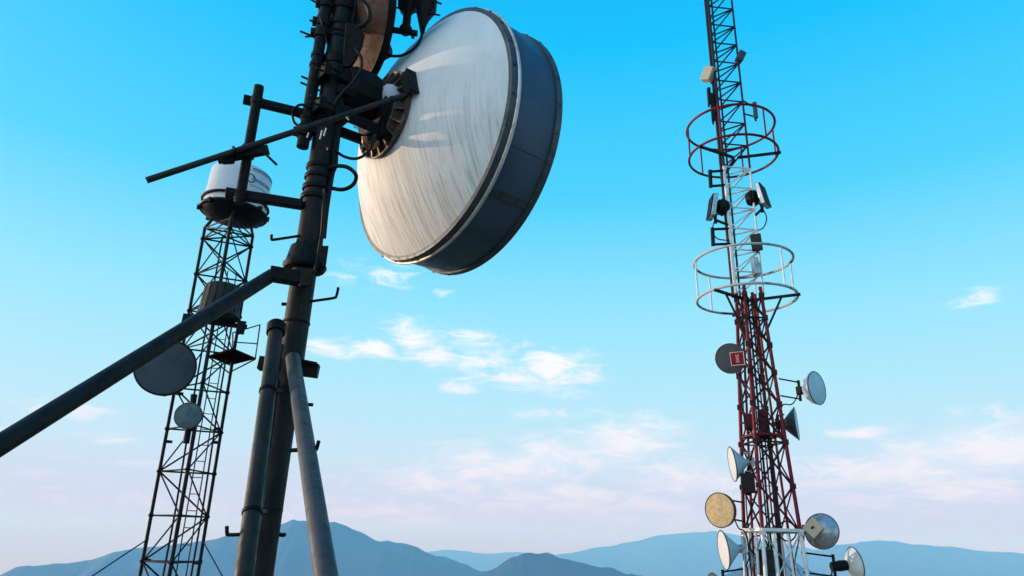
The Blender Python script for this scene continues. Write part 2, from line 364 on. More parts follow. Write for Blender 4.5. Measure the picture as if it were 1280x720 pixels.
# ------------------------------------------------------------------ antenna mast with braces
YM = 5.15
PB, PT = P(336, 637, YM), P(431, 0, YM)
PDIR = (PT-PB).normalized()
def pole(z): return PB + PDIR*((z-PB.z)/PDIR.z)
def pole_px(py):
    """point of the pole's axis seen at picture height py"""
    return P(431-.1505*py, py, YM)
base = pole(0)
mast = thing('antenna_mast', 'dark steel pole mast with three brace tubes and climbing pegs beside the big drum dish', 'mast', base)
R_P = .093
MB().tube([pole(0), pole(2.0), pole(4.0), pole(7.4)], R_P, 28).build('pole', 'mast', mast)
MB().lathe([(0, .22), (.02, .22), (.021, R_P+.004)], pole(.0), PDIR, 28, True).build('base_plate', 'mast', mast)
def sleeve(y0, y1, r=.103):
    a, b = pole_px(y0), pole_px(y1); ax = b-a; L = ax.length
    MB().lathe([(0, R_P), (0, r), (L*.2, r+.003), (L*.8, r+.003), (L, r), (L, R_P)], a, ax, 28).build('clamp_band', 'black', mast)
for y0, y1, r in ((9, 16, .106), (30, 36, .104), (43, 46, .101), (49, 52, .101), (73, 84, .104), (150, 154, .104), (208, 213, .103), (221, 225, .105), (234, 239, .108), (246, 251, .110), (402, 405, .099)): sleeve(y0, y1, r)
# flange collar at the joint
ca = pole_px(327); mb = MB().lathe([(-.07, R_P), (-.07, .15), (-.045, .165), (-.035, .165), (-.02, .15), (0, .145), (.11, .125), (.115, R_P)], ca, PDIR, 28)
for k in range(8):
    a, b = frame(PDIR); e = a*math.cos(k*PI/4)+b*math.sin(k*PI/4)
    mb.prism([ca+e*R_P*.9+PDIR*.18, ca+e*.15+PDIR*.0, ca+e*R_P*.9], PDIR.cross(e)*.012)
mb.build('flange', 'black', mast)
rt = CR; tw = -V((D(378, 340).x, D(378, 340).y, 0)).normalized()
jb = pole_px(324)+rt*.125
MB().box(jb+tw*.02, rt*.035, tw*.055, PDIR*.085).box(jb-rt*.02-PDIR*.10, rt*.025, tw*.04, PDIR*.03).build('junction_box', 'black', mast, .006)
# braces
r_b = .05
u_end = Pc(340, 344, 5.22); u_far = Pc(0, 556, 3.2); dd = (u_far-u_end).normalized(); g1 = u_end+dd*((u_end.z-.0)/-dd.z)
b1 = MB().tube([g1, u_far, u_end], r_b*.97, 24).build('brace', 'mast', mast)
lug_a, lug_b = Pc(337, 342, 5.20), Pc(386, 350, 5.28)
MB().bar(lug_a, lug_b, .10, .10).box(Pc(383, 347, 5.2), rt*.045, tw*.012, PDIR*.07).build('brace_lug', 'black', mast, .008)
t2, f2 = Pc(345, 413, 5.08), Pc(305, 720, 3.75); d2 = (f2-t2).normalized(); g2 = t2+d2*(t2.z/-d2.z)
b2 = MB().tube([g2, f2, t2], r_b, 24).build('brace', 'brace', mast)
MB().lathe([(-.03, .052), (-.03, .064), (.05, .066), (.062, .058), (.062, .001)], t2, -d2, 24).build('brace_cap', 'black', mast)
t3, f3 = Pc(366, 448, 5.10), Pc(408, 722, 3.05); d3 = (f3-t3).normalized(); g3 = t3+d3*(t3.z/-d3.z)
b3 = MB().tube([g3, f3, t3-d3*-.0, t3-d3*.02], [r_b, r_b, r_b, r_b*.75], 24).build('brace', 'brace_worn', mast)
# cross channel that ties the braces to the pole
xa, xb = Pc(324, 454, 5.19), Pc(398, 464, 5.22)
MB().bar(xa, xb, .09, .095).build('cross_channel', 'black', mast, .006)
MB().tube([Pc(376, 451, 5.15), Pc(396, 455, 5.17)], .014, 10).build('bolt', 'black', mast)
def ring_band(px0, px1, c, w=.022):
    a, b = Pc(*px0, c), Pc(*px1, c); MB().bar(a, b, .028, w).build('strap', 'black', mast)
def on_line(p, q, py):
    lo, hi = 0., 1.
    for _ in range(30):
        m_ = (lo+hi)/2
        if (project(p.lerp(q, m_))[1] < py) == (project(q)[1] > project(p)[1]): lo = m_
        else: hi = m_
    return p.lerp(q, lo)
for y in (487, 638):
    a = on_line(t2, f2, y); MB().lathe([(0, r_b), (0, .057), (.022, .057), (.022, r_b)], a, d2, 24).build('strap', 'black', mast)
    b = pole_px(y+1); mb = MB().bar(a+(b-a)*.12, b, .03, .022).lathe([(0, R_P), (0, .099), (.022, .099), (.022, R_P)], b, PDIR, 24); mb.build('strap', 'black', mast)
# feeder cables strapped along the back of the pole
for off, r, y0, y1 in ((.105, .017, -20, 336), (.122, .013, 60, 330), (.10, .012, 186, 320)):
    MB().tube(curve_pts([pole_px(y)+CR*(off+.006*math.sin(y*.05+off*90))-CF*.02 for y in range(y0, y1, 34)], 4), r, 8).build('feeder_cable', 'cable', mast)
MB().tube([pole_px(y)-CR*.078-CF*.06 for y in (430, 520, 620, 735)], .032, 10).build('conduit', 'black', mast)
# climbing pegs
def peg(a, b, c, r=.0105):
    MB().tube(curve_pts([a, a.lerp(b, .5), a.lerp(b, .93), b+(c-b)*.18, c], 5), r, 10).build('step_peg', 'black', mast)
peg(pole_px(293), Pc(339.5, 300, 5.3), Pc(339.5, 293, 5.3))
peg(pole_px(379), Pc(420, 372, 5.35), Pc(423, 359, 5.35))
peg(pole_px(640), Pc(283.5, 668, 4.75), Pc(283, 659, 4.75), .0095) if False else None
pl = on_line(t2, f2, 668); cpl = depth(pl); peg(pl, Pc(284, 668.5, cpl), Pc(283.5, 658, cpl))
peg(pole_px(663), Pc(353, 669, 4.9), Pc(357, 668, 4.9), .014)
pr_ = on_line(t3, f3, 562); cpr = depth(pr_); peg(pr_+rt*.0, Pc(395.5, 562, cpr), Pc(398.5, 551, cpr)); MB().tube([pr_, Pc(362, 563, cpr)], .012, 10).build('step_peg', 'black', mast)
for (x0, y0, x1, y1) in ((378, 504, 391, 506), (400, 285, 407, 284), (360, 381, 352, 380)):
    q = Pc(x1, y1, depth(pole_px(y0))-.02); MB().tube([pole_px(y0), q], [.011, .013], 10).build('step_peg', 'black', mast)
# second pipe clamped beside the pole
s0, s1 = P(378, 184, 5.06), P(410, -6, 5.06); sdir = (s1-s0).normalized()
MB().tube([s0, s1, s1+sdir*.7], .048, 20).build('side_pipe', 'black', mast)
for y in (72, 84, 150, 172):
    a = on_line(s0, s1, y); MB().lathe([(0, .047), (0, .056), (.03, .056), (.03, .047)], a, sdir, 20).build('clamp_band', 'black', mast)
def ubolt(y, rods):
    a = on_line(s0, s1, y); c = depth(a)
    mb = MB().lathe([(-.05, .047), (-.05, .062), (.05, .062), (.05, .047)], a, sdir, 18).bar(a-rt*.01+PDIR*.0, a-rt*.085-CF*.03, .07, .05)
    mb.bar(a, pole_px(y), .09, .04)
    for (x0, y0, x1, y1) in rods: mb.tube([Pc(x0, y0, c-.05), Pc(x1, y1, c)], .009, 8)
    mb.build('pipe_clamp', 'black', mast)
ubolt(42, [(375, 39, 393, 46), (381, 46, 393, 45)]); ubolt(28, [(387, 25, 402, 32)]); ubolt(5, [(386, -2, 404, 8)])
ubolt(165, [(372, 160, 382, 166)])
# cross arms reaching out to the short offset pipe
ar1 = P(384, 143, 5.08); al1 = Pz(304, 124, ar1.z); ar2 = P(378, 256, 5.08); al2 = Pz(282, 241, ar2.z)
MB().bar(al1, ar1+(ar1-al1).normalized()*.05, .062, .062).build('cross_arm', 'black', mast, .006)
MB().bar(al2, ar2, .07, .07).build('cross_arm', 'black', mast, .006)
o1, o2 = al1.lerp(ar1, .24), al2.lerp(ar2, .17)
oc1, oc2 = Pc(324, 108, depth(o1)-.06), Pc(299, 254, depth(o2)-.06)
odir = (oc1-oc2).normalized(); MB().tube([oc2, oc1], .038, 20).build('offset_pipe', 'black', mast)
for y in (126, 246):
    a = on_line(oc2, oc1, y); MB().lathe([(-.03, .038), (-.03, .045), (.03, .045), (.03, .038)], a, odir, 20).build('clamp_band', 'black', mast)

# ------------------------------------------------------------------ big drum dish
DC = V((-.798, 5.772, 5.105)); DA = V((.757, .653, .012)).normalized(); da, db = frame(DA)
big = thing('microwave_dish', 'large weathered white drum dish with blue grey shroud on the dark mast', 'dish antenna', DC-DA*.5)
RD = 1.19
def par(r): return -.50*(1-(r/1.2)**2)
prof = [(par(.02), .02)]+[(par(r/20*1.165), r/20*1.165) for r in range(1, 21)]
MB().lathe(prof+[(par(1.165)+.012, 1.165), (-.03, 1.12)], DC, DA, 96).build('reflector', 'reflector', big, smooth=50)
def circ(t, R=1.0): return da*(math.cos(t)*R)+db*(math.sin(t)*R)
mb = MB().lathe([(-.034, 1.150), (-.034, 1.172), (-.03, 1.196), (.030, 1.200), (.030, 1.15)], DC, DA, 96)
for k in range(28):
    p = DC+circ(2*PI*k/28+.1, 1.198)+DA*-.004; mb.tube([p, p+circ(2*PI*k/28+.1, .012)], .012, 6)
mb.build('flange_ring', 'flange', big)
MB().torus(DC+DA*.042, DA, 1.205, .014, 96, 8).torus(DC+DA*.066, DA, 1.192, .008, 96, 6).build('rim_lip', 'lip', big)
MB().lathe([(.05, 1.16), (.05, 1.180), (.50, 1.180), (.50, 1.16)], DC, DA, 96).build('shroud', 'shroud', big)
mb = MB().lathe([(.475, 1.18), (.475, 1.196), (.535, 1.199), (.545, 1.19), (.545, 1.14)], DC, DA, 96)
for k in range(28):
    p = DC+circ(2*PI*k/28+.2, 1.196)+DA*.508; mb.tube([p, p+circ(2*PI*k/28+.2, .011)], .011, 6)
mb.build('end_band', 'flange', big)
MB().lathe([(.50, .001), (.51, .6), (.545, 1.14)], DC, DA, 64).build('radome', 'radome_white', big)
ts = min((abs(project(DC+circ(k*.01, 1.2)+DA*.05)[0]-603)+abs(project(DC+circ(k*.01, 1.2)+DA*.05)[1]-238), k*.01) for k in range(629))[1]
tt = circ(ts+PI/2); tr = circ(ts)
mb = MB().box(DC+tr*1.184+DA*.27, tt*.035, tr*.006, DA*.20)
for i in range(5):
    for j in (-.022, .022): p = DC+tr*1.188+DA*(.10+.085*i)+tt*j; mb.tube([p, p+tr*.012], .009, 6)
mb.build('seam_plate', 'flange', big)
for q in (.35, 2.25, 4.2):
    e, tq = circ(ts+q), circ(ts+q+PI/2); MB().box(DC+e*1.183+DA*.265, tq*.010, e*.003, DA*.20).build('seam_plate', 'shroud', big)
# cast ribbed ring around the apex
d0 = par(.40)
mb = MB().lathe([(d0+.02, .385), (d0-.035, .40), (d0-.045, .405), (d0-.05, .395), (d0-.035, .375), (d0-.03, .30), (d0-.09, .275), (d0-.10, .25)], DC, DA, 48)
for k in range(20):
    e = circ(2*PI*k/20); w = circ(2*PI*k/20+PI/2)
    mb.prism([DC+e*.26+DA*(d0-.03), DC+e*.395+DA*(d0-.025), DC+e*.395+DA*(d0-.05), DC+e*.26+DA*(d0-.105)], w*.014)
mb.build('hub_ring', 'fin', big, smooth=30)
MB().lathe([(d0-.02, .27), (d0-.10, .26), (d0-.16, .235), (d0-.17, .16)], DC, DA, 40).build('hub', 'black', big)
hub2 = MB().lathe([(-.60, .05), (-.60, .17), (-.62, .215), (-.65, .225), (-.84, .215), (-.89, .18), (-.90, .02)], DC+V((0, 0, .09)), DA, 12).build('mount_housing', 'black', big, .008, smooth=25)
hp = DC-DA*.58
mb = MB()
pz = pole(DC.z-.10)
side = DA.cross(V((0, 0, 1))).normalized()
for zz in (.10, -.02, -.24):
    a = DC-DA*.56+V((0, 0, zz)); b = pole(DC.z+zz)
    mb.bar(a+side*.12, b+side*.13, .05, .08).bar(a-side*.12, b-side*.13, .05, .08)
mb.box(DC-DA*.55+V((0, 0, -.08)), side*.17, DA*.03, V((0, 0, .22)))
mb.build('mount_bracket', 'black', big, .005)
for zz in (.10, -.22):
    mb = MB(); b = pole(DC.z+zz); mb.box(b+DA*.10, side*.16, DA*.035, V((0, 0, .06))).box(b-DA*.12, side*.16, DA*.03, V((0, 0, .055)))
    for sd in (1, -1):
        for h in (.03, -.03): mb.tube([b+side*.135*sd+DA*.17+V((0, 0, h)), b+side*.135*sd-DA*.22+V((0, 0, h))], .010, 8)
    mb.build('pole_clamp', 'black', big, .004)
for (x0, y0, x1, y1) in ((403, 163, 400, 174), (408, 160, 405, 170), (386, 166, 384, 172), (433, 146, 436, 150), (442, 158, 446, 160)): MB().tube([Pc(x0, y0, 5.52), Pc(x1, y1, 5.52)], .007, 6).build('threaded_rod', 'bright_steel', big)
# white dome standing for the patch of bowl seen past the hub; copper waveguide
MB().lathe([(-.10, .105), (-.03, .10), (.02, .085), (.06, .05), (.075, .005)], Pc(487, 116, 6.16), (CU*.9-CR*.2-CF*.3), 24).build('white_dome', 'radome_white', big)
cp_ = Pc(463, 182, 6.02); MB().tube(curve_pts([Pc(456, 171, 6.0), Pc(457, 179, 6.0), Pc(464, 183, 6.05), Pc(472, 178, 6.1)], 6), .028, 12).build('waveguide', 'copper', big)
# strut plate and the long strut rod
tp = min((abs(project(DC+circ(k*.01, .40)+DA*d0)[0]-506)+abs(project(DC+circ(k*.01, .40)+DA*d0)[1]-108), k*.01) for k in range(629))[1]
e, w = circ(tp), circ(tp+PI/2)
pc = DC+e*.40+DA*(d0-.06)
MB().box(pc, w*.14, e*.05, DA*.010).box(pc+e*.05+DA*.03, w*.13, e*.008, DA*.05).build('strut_plate', 'black', big, .004)
st_b = Pc(497, 122, depth(pc)-.10)
st_c = on_line(oc2, oc1, 190); st_m = st_c - V((D(315, 187).x, D(315, 187).y, D(315, 187).z)).normalized()*.075
pm = Pc(318, 181, depth(st_m)); dirm = (pm-st_b).normalized()
st_a = pm+dirm*.9
lo, hi = .2, 1.6
for _ in range(30):
    md = (lo+hi)/2
    if project(pm+dirm*md)[0] > 183: lo = md
    else: hi = md
st_a = pm+dirm*lo
MB().tube([st_a, st_b], .0235, 16).tube([st_b-dirm*-.06, st_b-dirm*.08], [.03, .012], 10).build('strut', 'brace', big)
cl1 = st_b+(st_a-st_b)*.70
mb = MB().bar(Pc(272, 199, depth(cl1)+.03), Pc(336, 187, depth(st_c)-.02), .06, .06).bar(Pc(278, 199, depth(cl1)+.03), Pc(292, 198, depth(cl1)+.02), .05, .07)
k1 = on_line(st_a, st_b, 189) ; mb.torus(k1, dirm, .034, .010, 16, 6)
mb.tube([Pc(326, 187, depth(st_c)-.05), Pc(346, 206, depth(st_c)-.12)], .010, 8).lathe([(-.05, .04), (-.05, .052), (.05, .052), (.05, .04)], st_c, odir, 16)
mb.build('strut_clamp', 'black', big, .004)

# ------------------------------------------------------------------ rusty dish behind the pole
C2 = P(447, 22, 5.45); A2 = axis_at(447, 22, (.970, .24), .38, False); R2 = 86*depth(C2)/900
rd = thing('microwave_dish', 'rusty brown dish behind the dark mast top, above the large drum dish', 'dish antenna', C2-A2*.25)
a2, b2_ = frame(A2)
MB().lathe([(-.20, .05)]+[(-.20*(1-(i/12)**2), R2*i/12) for i in range(1, 13)]+[(.0, R2-.01)], C2, A2, 56).build('reflector', 'rust', rd)
MB().lathe([(.0, R2), (0, R2+.012), (.07, R2+.014), (.07, R2-.02)], C2, A2, 56).build('rim', 'black', rd)
MB().lathe([(.01, R2-.012), (.05, .02)], C2, A2, 40).build('radome', 'rust_pale', rd)
MB().lathe([(-.20, .15), (-.27, .15), (-.29, .10), (-.34, .10), (-.34, .01)], C2, A2, 24).build('hub', 'black', rd)
MB().prism([Pc(q[0], q[1], 5.9) for q in ((432, 28), (447, 30), (455, 42), (452, 56), (446, 70), (439, 82), (428, 84))], CF*.05).build('mount_plate', 'black', rd, .006)
MB().bar(C2-A2*.30, pole(C2.z-.05), .10, .16).bar(C2-A2*.30+V((0, 0, -.22)), pole(C2.z-.28), .06, .08).bar(C2-A2*.28+V((0, 0, .05)), C2-A2*.30+V((0, 0, -.25)), .10, .08).build('mount_bracket', 'black', rd, .006)

MB().tube(curve_pts([Pc(446, -4, 5.9), Pc(458, 6, 5.9), Pc(462, 20, 5.9), Pc(456, 30, 5.9), Pc(446, 34, 5.92)], 5), .02, 8).build('feed_cable', 'cable', rd)
MB().tube(curve_pts([Pc(444, 60, 5.9), Pc(452, 74, 5.85), Pc(450, 90, 5.85), Pc(440, 104, 5.85), Pc(426, 118, 5.8), Pc(417, 132, 5.75)], 5), .013, 8).build('feed_cable', 'cable', rd)
# radio head on the outrigger arm
cr_ = depth(C2)-.25
ra = thing('radio_unit', 'black radio unit on a pipe at the outrigger arm above the drum dish', 'radio unit', Pc(508, 38, cr_))
MB().bar(pole_px(28), Pc(522, 42, cr_), .042, .042).build('outrigger_arm', 'black', ra, .004)
MB().tube([Pc(507, 38, cr_-.05), Pc(513, -12, cr_-.05)], .036, 18).build('pipe', 'black', ra)
MB().sphere(Pc(507, 37, cr_-.02), .058, (1, 1, 1)).box(Pc(516, 45, cr_), CR*.012, CU*.02, CF*.02).build('clamp', 'black', ra)
MB().prism([Pc(497, -14, cr_), Pc(545, -14, cr_), Pc(543, 8, cr_), Pc(533, 20, cr_), Pc(524, 12, cr_), Pc(516, 8, cr_), Pc(504, 16, cr_), Pc(497, 8, cr_)], CF*.16).build('housing', 'black', ra, .01)
MB().tube([Pc(531, 6, cr_+.05), Pc(530, 20, cr_+.05), Pc(528, 34, cr_+.05), Pc(528, 42, cr_+.05)], [.075, .065, .03, .018], 14).build('connector', 'rubber', ra)
for (x0, y0, x1, y1) in ((541, 1, 552, 5), (536, 17, 550, 19), (490, 9, 499, 10)): MB().tube([Pc(x0, y0, cr_), Pc(x1, y1, cr_)], .009, 8).build('bolt', 'black', ra)
MB().tube(curve_pts([Pc(528, 36, cr_+.05), Pc(526, 48, cr_+.05), Pc(517, 61, cr_), Pc(503, 69, cr_), Pc(490, 70, cr_), Pc(478, 68, cr_+.05)], 7), .013, 10).build('cable', 'cable', ra)
lp = Pc(477, 61, cr_+.08)
MB().lathe([(-.06, .02), (-.06, .085), (-.04, .10), (.04, .10), (.06, .085), (.06, .02)], lp, (CR*.85+CU*.3-CF*.35), 18).build('junction', 'rubber', ra)

# cables on the mast
def cable(label, pts, r=.012, n=7):
    return tag(MB().tube(curve_pts(pts, n), r, 10).build('cable', 'cable'), label, 'cable')
cq = depth(pole_px(222))
cable('thick black cable loop bulging from the pole below the dish bracket', [Pc(404, 214, cq-.0), Pc(418, 208, cq-.05), Pc(434, 209, cq-.08), Pc(445, 219, cq-.08), Pc(441, 231, cq-.06), Pc(427, 237, cq-.04), Pc(405, 233, cq)], .016)
cable('thin cable hanging straight down from the drum dish mount', [Pc(422, 186, cq), Pc(421, 208, cq), Pc(414, 222, cq-.02), Pc(411, 232, cq-.04)], .006)
cable('black feeder cable drooping from the dish hub ring back to the pole', [Pc(470, 168, 6.0), Pc(462, 188, 5.95), Pc(447, 198, 5.85), Pc(431, 196, 5.75), Pc(418, 188, 5.65), Pc(409, 186, 5.6)], .012)
cs = depth(on_line(s0, s1, 140))
cable('small cable loop around the second pipe at the upper cross arm', [Pc(388, 134, cs-.06), Pc(375, 131, cs-.07), Pc(366, 140, cs-.06), Pc(368, 153, cs-.06), Pc(377, 158, cs-.06), Pc(388, 154, cs-.06)], .011)
ck = depth(pole_px(340))-.12
cable('long thin cable running down the pole past the flange', [Pc(406, 236, ck+.02), Pc(404, 262, ck), Pc(402, 290, ck), Pc(397, 320, ck-.02), Pc(391, 344, ck-.02), Pc(376, 362, ck), Pc(364, 384, ck), Pc(358, 406, ck-.02), Pc(352, 440, ck-.1), Pc(340, 540, ck-.5), Pc(326, 640, ck-.95), Pc(312, 722, ck-1.4)], .010)
c5 = depth(pole_px(60))-.11
cable('thin wire spiralling along the upper pole beside the second pipe', [Pc(400, 20, c5), Pc(405, 40, c5), Pc(409, 55, c5-.02), Pc(412, 70, c5-.02), Pc(407, 84, c5), Pc(402, 100, c5), Pc(400, 130, c5)], .006)

# ------------------------------------------------------------------ lattice towers
def brace_face(mb, a0, b0, a1, b1, r, style, n=6):
    """a0 b0: lower corners, a1 b1: upper corners of one panel"""
    if 'h' in style: mb.tube([a1, b1], r, n)
    if 'x' in style: mb.tube([a0, b1], r, n); mb.tube([b0, a1], r, n)
    if 'z' in style: mb.tube([a0, b1], r, n)
    if 's' in style: mb.tube([b0, a1], r, n)

# --- slim dark tower
YL = 13.0
lo_c, hi_c = P(214, 705, YL), P(289, 275, YL)
def lt(z): return lo_c+(hi_c-lo_c)*((z-lo_c.z)/(hi_c.z-lo_c.z))
ZT = hi_c.z-.14
vr = V((lo_c.x, lo_c.y, 0)).normalized(); er = V((vr.y, -vr.x, 0))
WL = .90
def lcorner(i, z): return lt(z)+(er*(-WL/2)+vr*.26, er*(WL/2)+vr*.26, er*(-.0)-vr*.52)[i]
lt_b = lt(0)
left = thing('lattice_tower', 'slim dark three legged lattice tower carrying a white drum on top', 'tower', lt_b)
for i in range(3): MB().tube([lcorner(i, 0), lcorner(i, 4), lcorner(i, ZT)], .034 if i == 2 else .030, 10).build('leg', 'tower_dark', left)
zn = [P(262.5-10, 297, YL).z - .74*k for k in range(12)]; zn = [z for z in zn if z > -.3][::-1]+[ZT-.02]
for (i, j) in ((0, 1), (0, 2), (2, 1)):
    mb = MB()
    for k in range(len(zn)-1):
        z0, z1 = max(.02, zn[k]), zn[k+1]
        top = k > len(zn)-6
        brace_face(mb, lcorner(i, z0), lcorner(j, z0), lcorner(i, z1), lcorner(j, z1), .017 if (i, j) == (0, 1) else .014, 'hx' if top else ('hz' if (k+i) % 2 else 'hs'))
    for z in zn[:-1]:
        for c in (i, j): mb.sphere(lcorner(c, z), .05, (1, 1, .8), 8, 6)
    mb.build('bracing', 'tower_dark', left)
mb = MB()
for dx in (.10, .26): mb.tube([lt(0)+er*dx+vr*.05, lt(ZT-.9)+er*dx+vr*.05], .011, 6)
for k in range(int((ZT-1.2)/.28)): z = .3+k*.28; mb.tube([lt(z)+er*.10+vr*.05, lt(z)+er*.26+vr*.05], .008, 5)
mb.build('ladder', 'tower_dark', left)
for dx, dz in ((-.10, .2), (.0, .9), (.33, 1.6)):
    MB().tube([lt(0)+er*dx, lt(2)+er*(dx+.02), lt(4)+er*(dx-.01), lt(ZT-dz)+er*dx], .018, 8).build('feeder_cable', 'cable', left)
for (x, y) in ((183, 700), (272, 536), (270, 553), (210, 552), (247, 704)):
    c_ = P(x, y, YL+.2); MB().lathe([(-.02, .03), (-.02, .075), (.02, .075), (.02, .03)], c_, (0, 0, 1), 12).build('leg_flange', 'tower_dark', left)
# service platform with rail
zp = P(290, 446, YL).z
pd = [Pz(x, y, zp) for x, y in ((261, 446), (291, 437), (319, 449), (287, 457))]
pdk = MB().prism(pd, V((0, 0, .03))).build('platform', 'deck', left)
cpz = depth(pd[2]); mb = MB()
r_top = [Pc(291, 416, depth(pd[1])), Pc(325, 406, cpz)]
for f_ in (0, .55): mb.tube([r_top[0].lerp(pd[1], f_)+V((0, 0, .0)), r_top[1].lerp(pd[2], f_)], .012, 6)
mb.tube([pd[2], r_top[1]], .012, 6); mb.tube([pd[1], r_top[0]], .012, 6); mb.build('railing', 'tower_dark', pdk)
MB().tube([pd[2], Pc(286, 466, depth(pd[3]))], .014, 6).tube([pd[0], Pc(286, 466, depth(pd[3]))], .014, 6).build('platform_brace', 'tower_dark', left)
for a, b, lab in (((186, 673), (60, 757), 'guy wire running from the slim dark tower down over the hill, longer one'), ((254, 677), (300, 760), 'short guy wire on the mast side of the slim dark tower')):
    q = P(*a, YL); d_ = P(*b, YL-1.2)-q; e_ = q+d_*(q.z/-d_.z)
    tag(MB().tube([q, e_], .011, 6).build('guy_wire', 'tower_dark'), lab, 'guy wire')

# white drum on top
dr_c = P(297.5, 243, YL); UP = (V((0, 0, 1))+er*.05).normalized()
drum = thing('drum_antenna', 'white round drum with blue print crowning the slim dark tower', 'drum antenna', dr_c-UP*.3)
RR = .585
MB().lathe([(-.02, RR), (.41, RR), (.45, RR-.03), (.46, .01)], dr_c, UP, 56).build('drum_wall', 'radome_white', drum)
MB().lathe([(-.44, RR+.005), (-.44, RR+.01), (-.02, RR+.01), (-.02, RR)], dr_c, UP, 56).build('lower_skirt', 'radome_white', drum)
MB().torus(dr_c-UP*.24, UP, RR+.04, .026, 56, 8).build('upper_hoop', 'black', drum)
MB().torus(dr_c-UP*.42, UP, RR+.035, .034, 56, 8).build('lower_hoop', 'black', drum)
MB().lathe([(-.44, RR+.015), (-.50, RR-.03), (-.57, .36), (-.59, .01)], dr_c, UP, 48).build('underside', 'black', drum)
for k in range(8):
    e = er*math.cos(k*PI/4)+vr*math.sin(k*PI/4); MB().box(dr_c-UP*.42+e*(RR+.05), e*.04, UP.cross(e)*.03, UP*.045).build('hoop_bracket', 'black', drum)
for i in range(3): MB().tube([lcorner(i, ZT-.02), dr_c-UP*.53+(lcorner(i, ZT)-lt(ZT))*.8], .03, 8).build('support_leg', 'tower_dark', drum)
def wrap(vs, fs, t0, h):
    mb = MB(); out = []
    for v in vs:
        th = t0+v.x/RR; e = er*math.sin(th)-vr*math.cos(th); out.append(dr_c+e*(RR+.001+v.z)+UP*(h+v.y))
    return mb.add(out, fs)
vs, fs = lettering('hmscom', .15); mbw = wrap(vs, fs, .78, .14); mbw.build('lettering', 'blue_print', drum, smooth=0)
mb = MB(); 
for (h, w) in ((.36, .012), (.32, .006), (.0, .006)):
    for k in range(14): 
        t0, t1 = .30+k*.085, .30+(k+1)*.085
        p = [dr_c+(er*math.sin(t)-vr*math.cos(t))*(RR+.0035)+UP*(h+s*w) for t, s in ((t0, -1), (t1, -1), (t1, 1), (t0, 1))]; mb.add(p, [(0, 1, 2, 3)])
tq = .30; e = er*math.sin(tq)-vr*math.cos(tq); mb.torus(dr_c+e*(RR+.004)+UP*.14, e, .085, .010, 24, 5); mb.build('print_band', 'blue_print', drum, smooth=0)
e = er*math.sin(-.42)-vr*math.cos(-.42); MB().box(dr_c+e*(RR+.002)+UP*.38, e*.002, UP*.03, UP.cross(e)*.014).build('red_mark', 'red_print', drum)

# ------------------------------------------------------------------ dish builder for the towers
def dish(label, px, py, R_px, Y, minor, ratio, toward, depth_f, to_px, back='dish_white', face='radome_white', rim='flange', form='cone', shroud=0., mount='black', arm=True, post=None, face_dome=.04, name='microwave_dish', to_Y=None, hub_r=.20, hub_l=.28, feed=True):
    c = P(px, py, Y); ax = axis_at(px, py, minor, ratio, toward); R = R_px*depth(c)/900; d = R*depth_f
    root = thing(name, label, 'dish antenna', c-ax*d)
    if form == 'cone': prof = [(-d, R*.22), (-d*.80, R*.36), (-d*.5, R*.62), (-d*.2, R*.87), (0, R)]
    elif form == 'deep': prof = [(-d, R*.26), (-d*.86, R*.50), (-d*.66, R*.74), (-d*.42, R*.91), (-d*.2, R*.98), (0, R)]
    else: prof = [(-d, R*.05)]+[(-d*(1-(i/10)**2), R*i/10) for i in range(1, 11)]
    prof += [(shroud, R)] if shroud else []
    MB().lathe(prof+[(shroud, R-.02)], c, ax, 44, True).build('reflector', back, root)
    MB().torus(c+ax*shroud, ax, R+.004, R*.035, 44, 6).build('rim', rim, root)
    MB().lathe([(shroud+.006, R-.01), (shroud+face_dome*.7, R*.6), (shroud+face_dome, .01)], c, ax, 40).build('radome', face, root)
    hb = c-ax*d
    MB().lathe([(.05, R*hub_r), (-hub_l*.4, R*hub_r*1.1), (-hub_l, R*hub_r*.8), (-hub_l, .01)], hb, ax, 16).build('hub', mount, root)
    if arm:
        t = P(*to_px, to_Y or Y); e = hb-ax*hub_l*.8
        pd_ = V((0, 0, 1))
        mb = MB().tube([e-pd_*.42, e+pd_*.42], .055, 10)
        mb.box(e, ax*.09, pd_*.16, ax.cross(pd_).normalized()*.11)
        for h in (-.34, .34): mb.tube([e+pd_*h, t+pd_*h], .032, 8)
        mb.build('mount_arm', mount, root)
        t2_ = t+(t-e)*.15; dr = V((0, 0, -1))
        if feed: MB().tube(curve_pts([hb-ax*hub_l*.9, e-ax*.18+dr*.30, e.lerp(t, .5)+dr*.62, t+dr*.75, t2_+dr*1.6, t2_+dr*2.4], 6), .026, 6).build('feed_cable', 'cable', root)
    return root, c, ax, R

YA = 12.7
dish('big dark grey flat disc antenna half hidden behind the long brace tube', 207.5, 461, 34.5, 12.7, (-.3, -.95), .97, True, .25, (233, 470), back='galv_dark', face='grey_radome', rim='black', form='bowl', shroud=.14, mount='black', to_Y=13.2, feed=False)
dish('small greenish round dish low on the slim dark tower', 236, 520.5, 16, 12.35, (-.3, -.5), .97, True, .3, (238, 524), back='galv_dark', face='green_radome', rim='galv_dark', form='bowl', shroud=.06, mount='black', to_Y=12.6, hub_l=.15, feed=False)
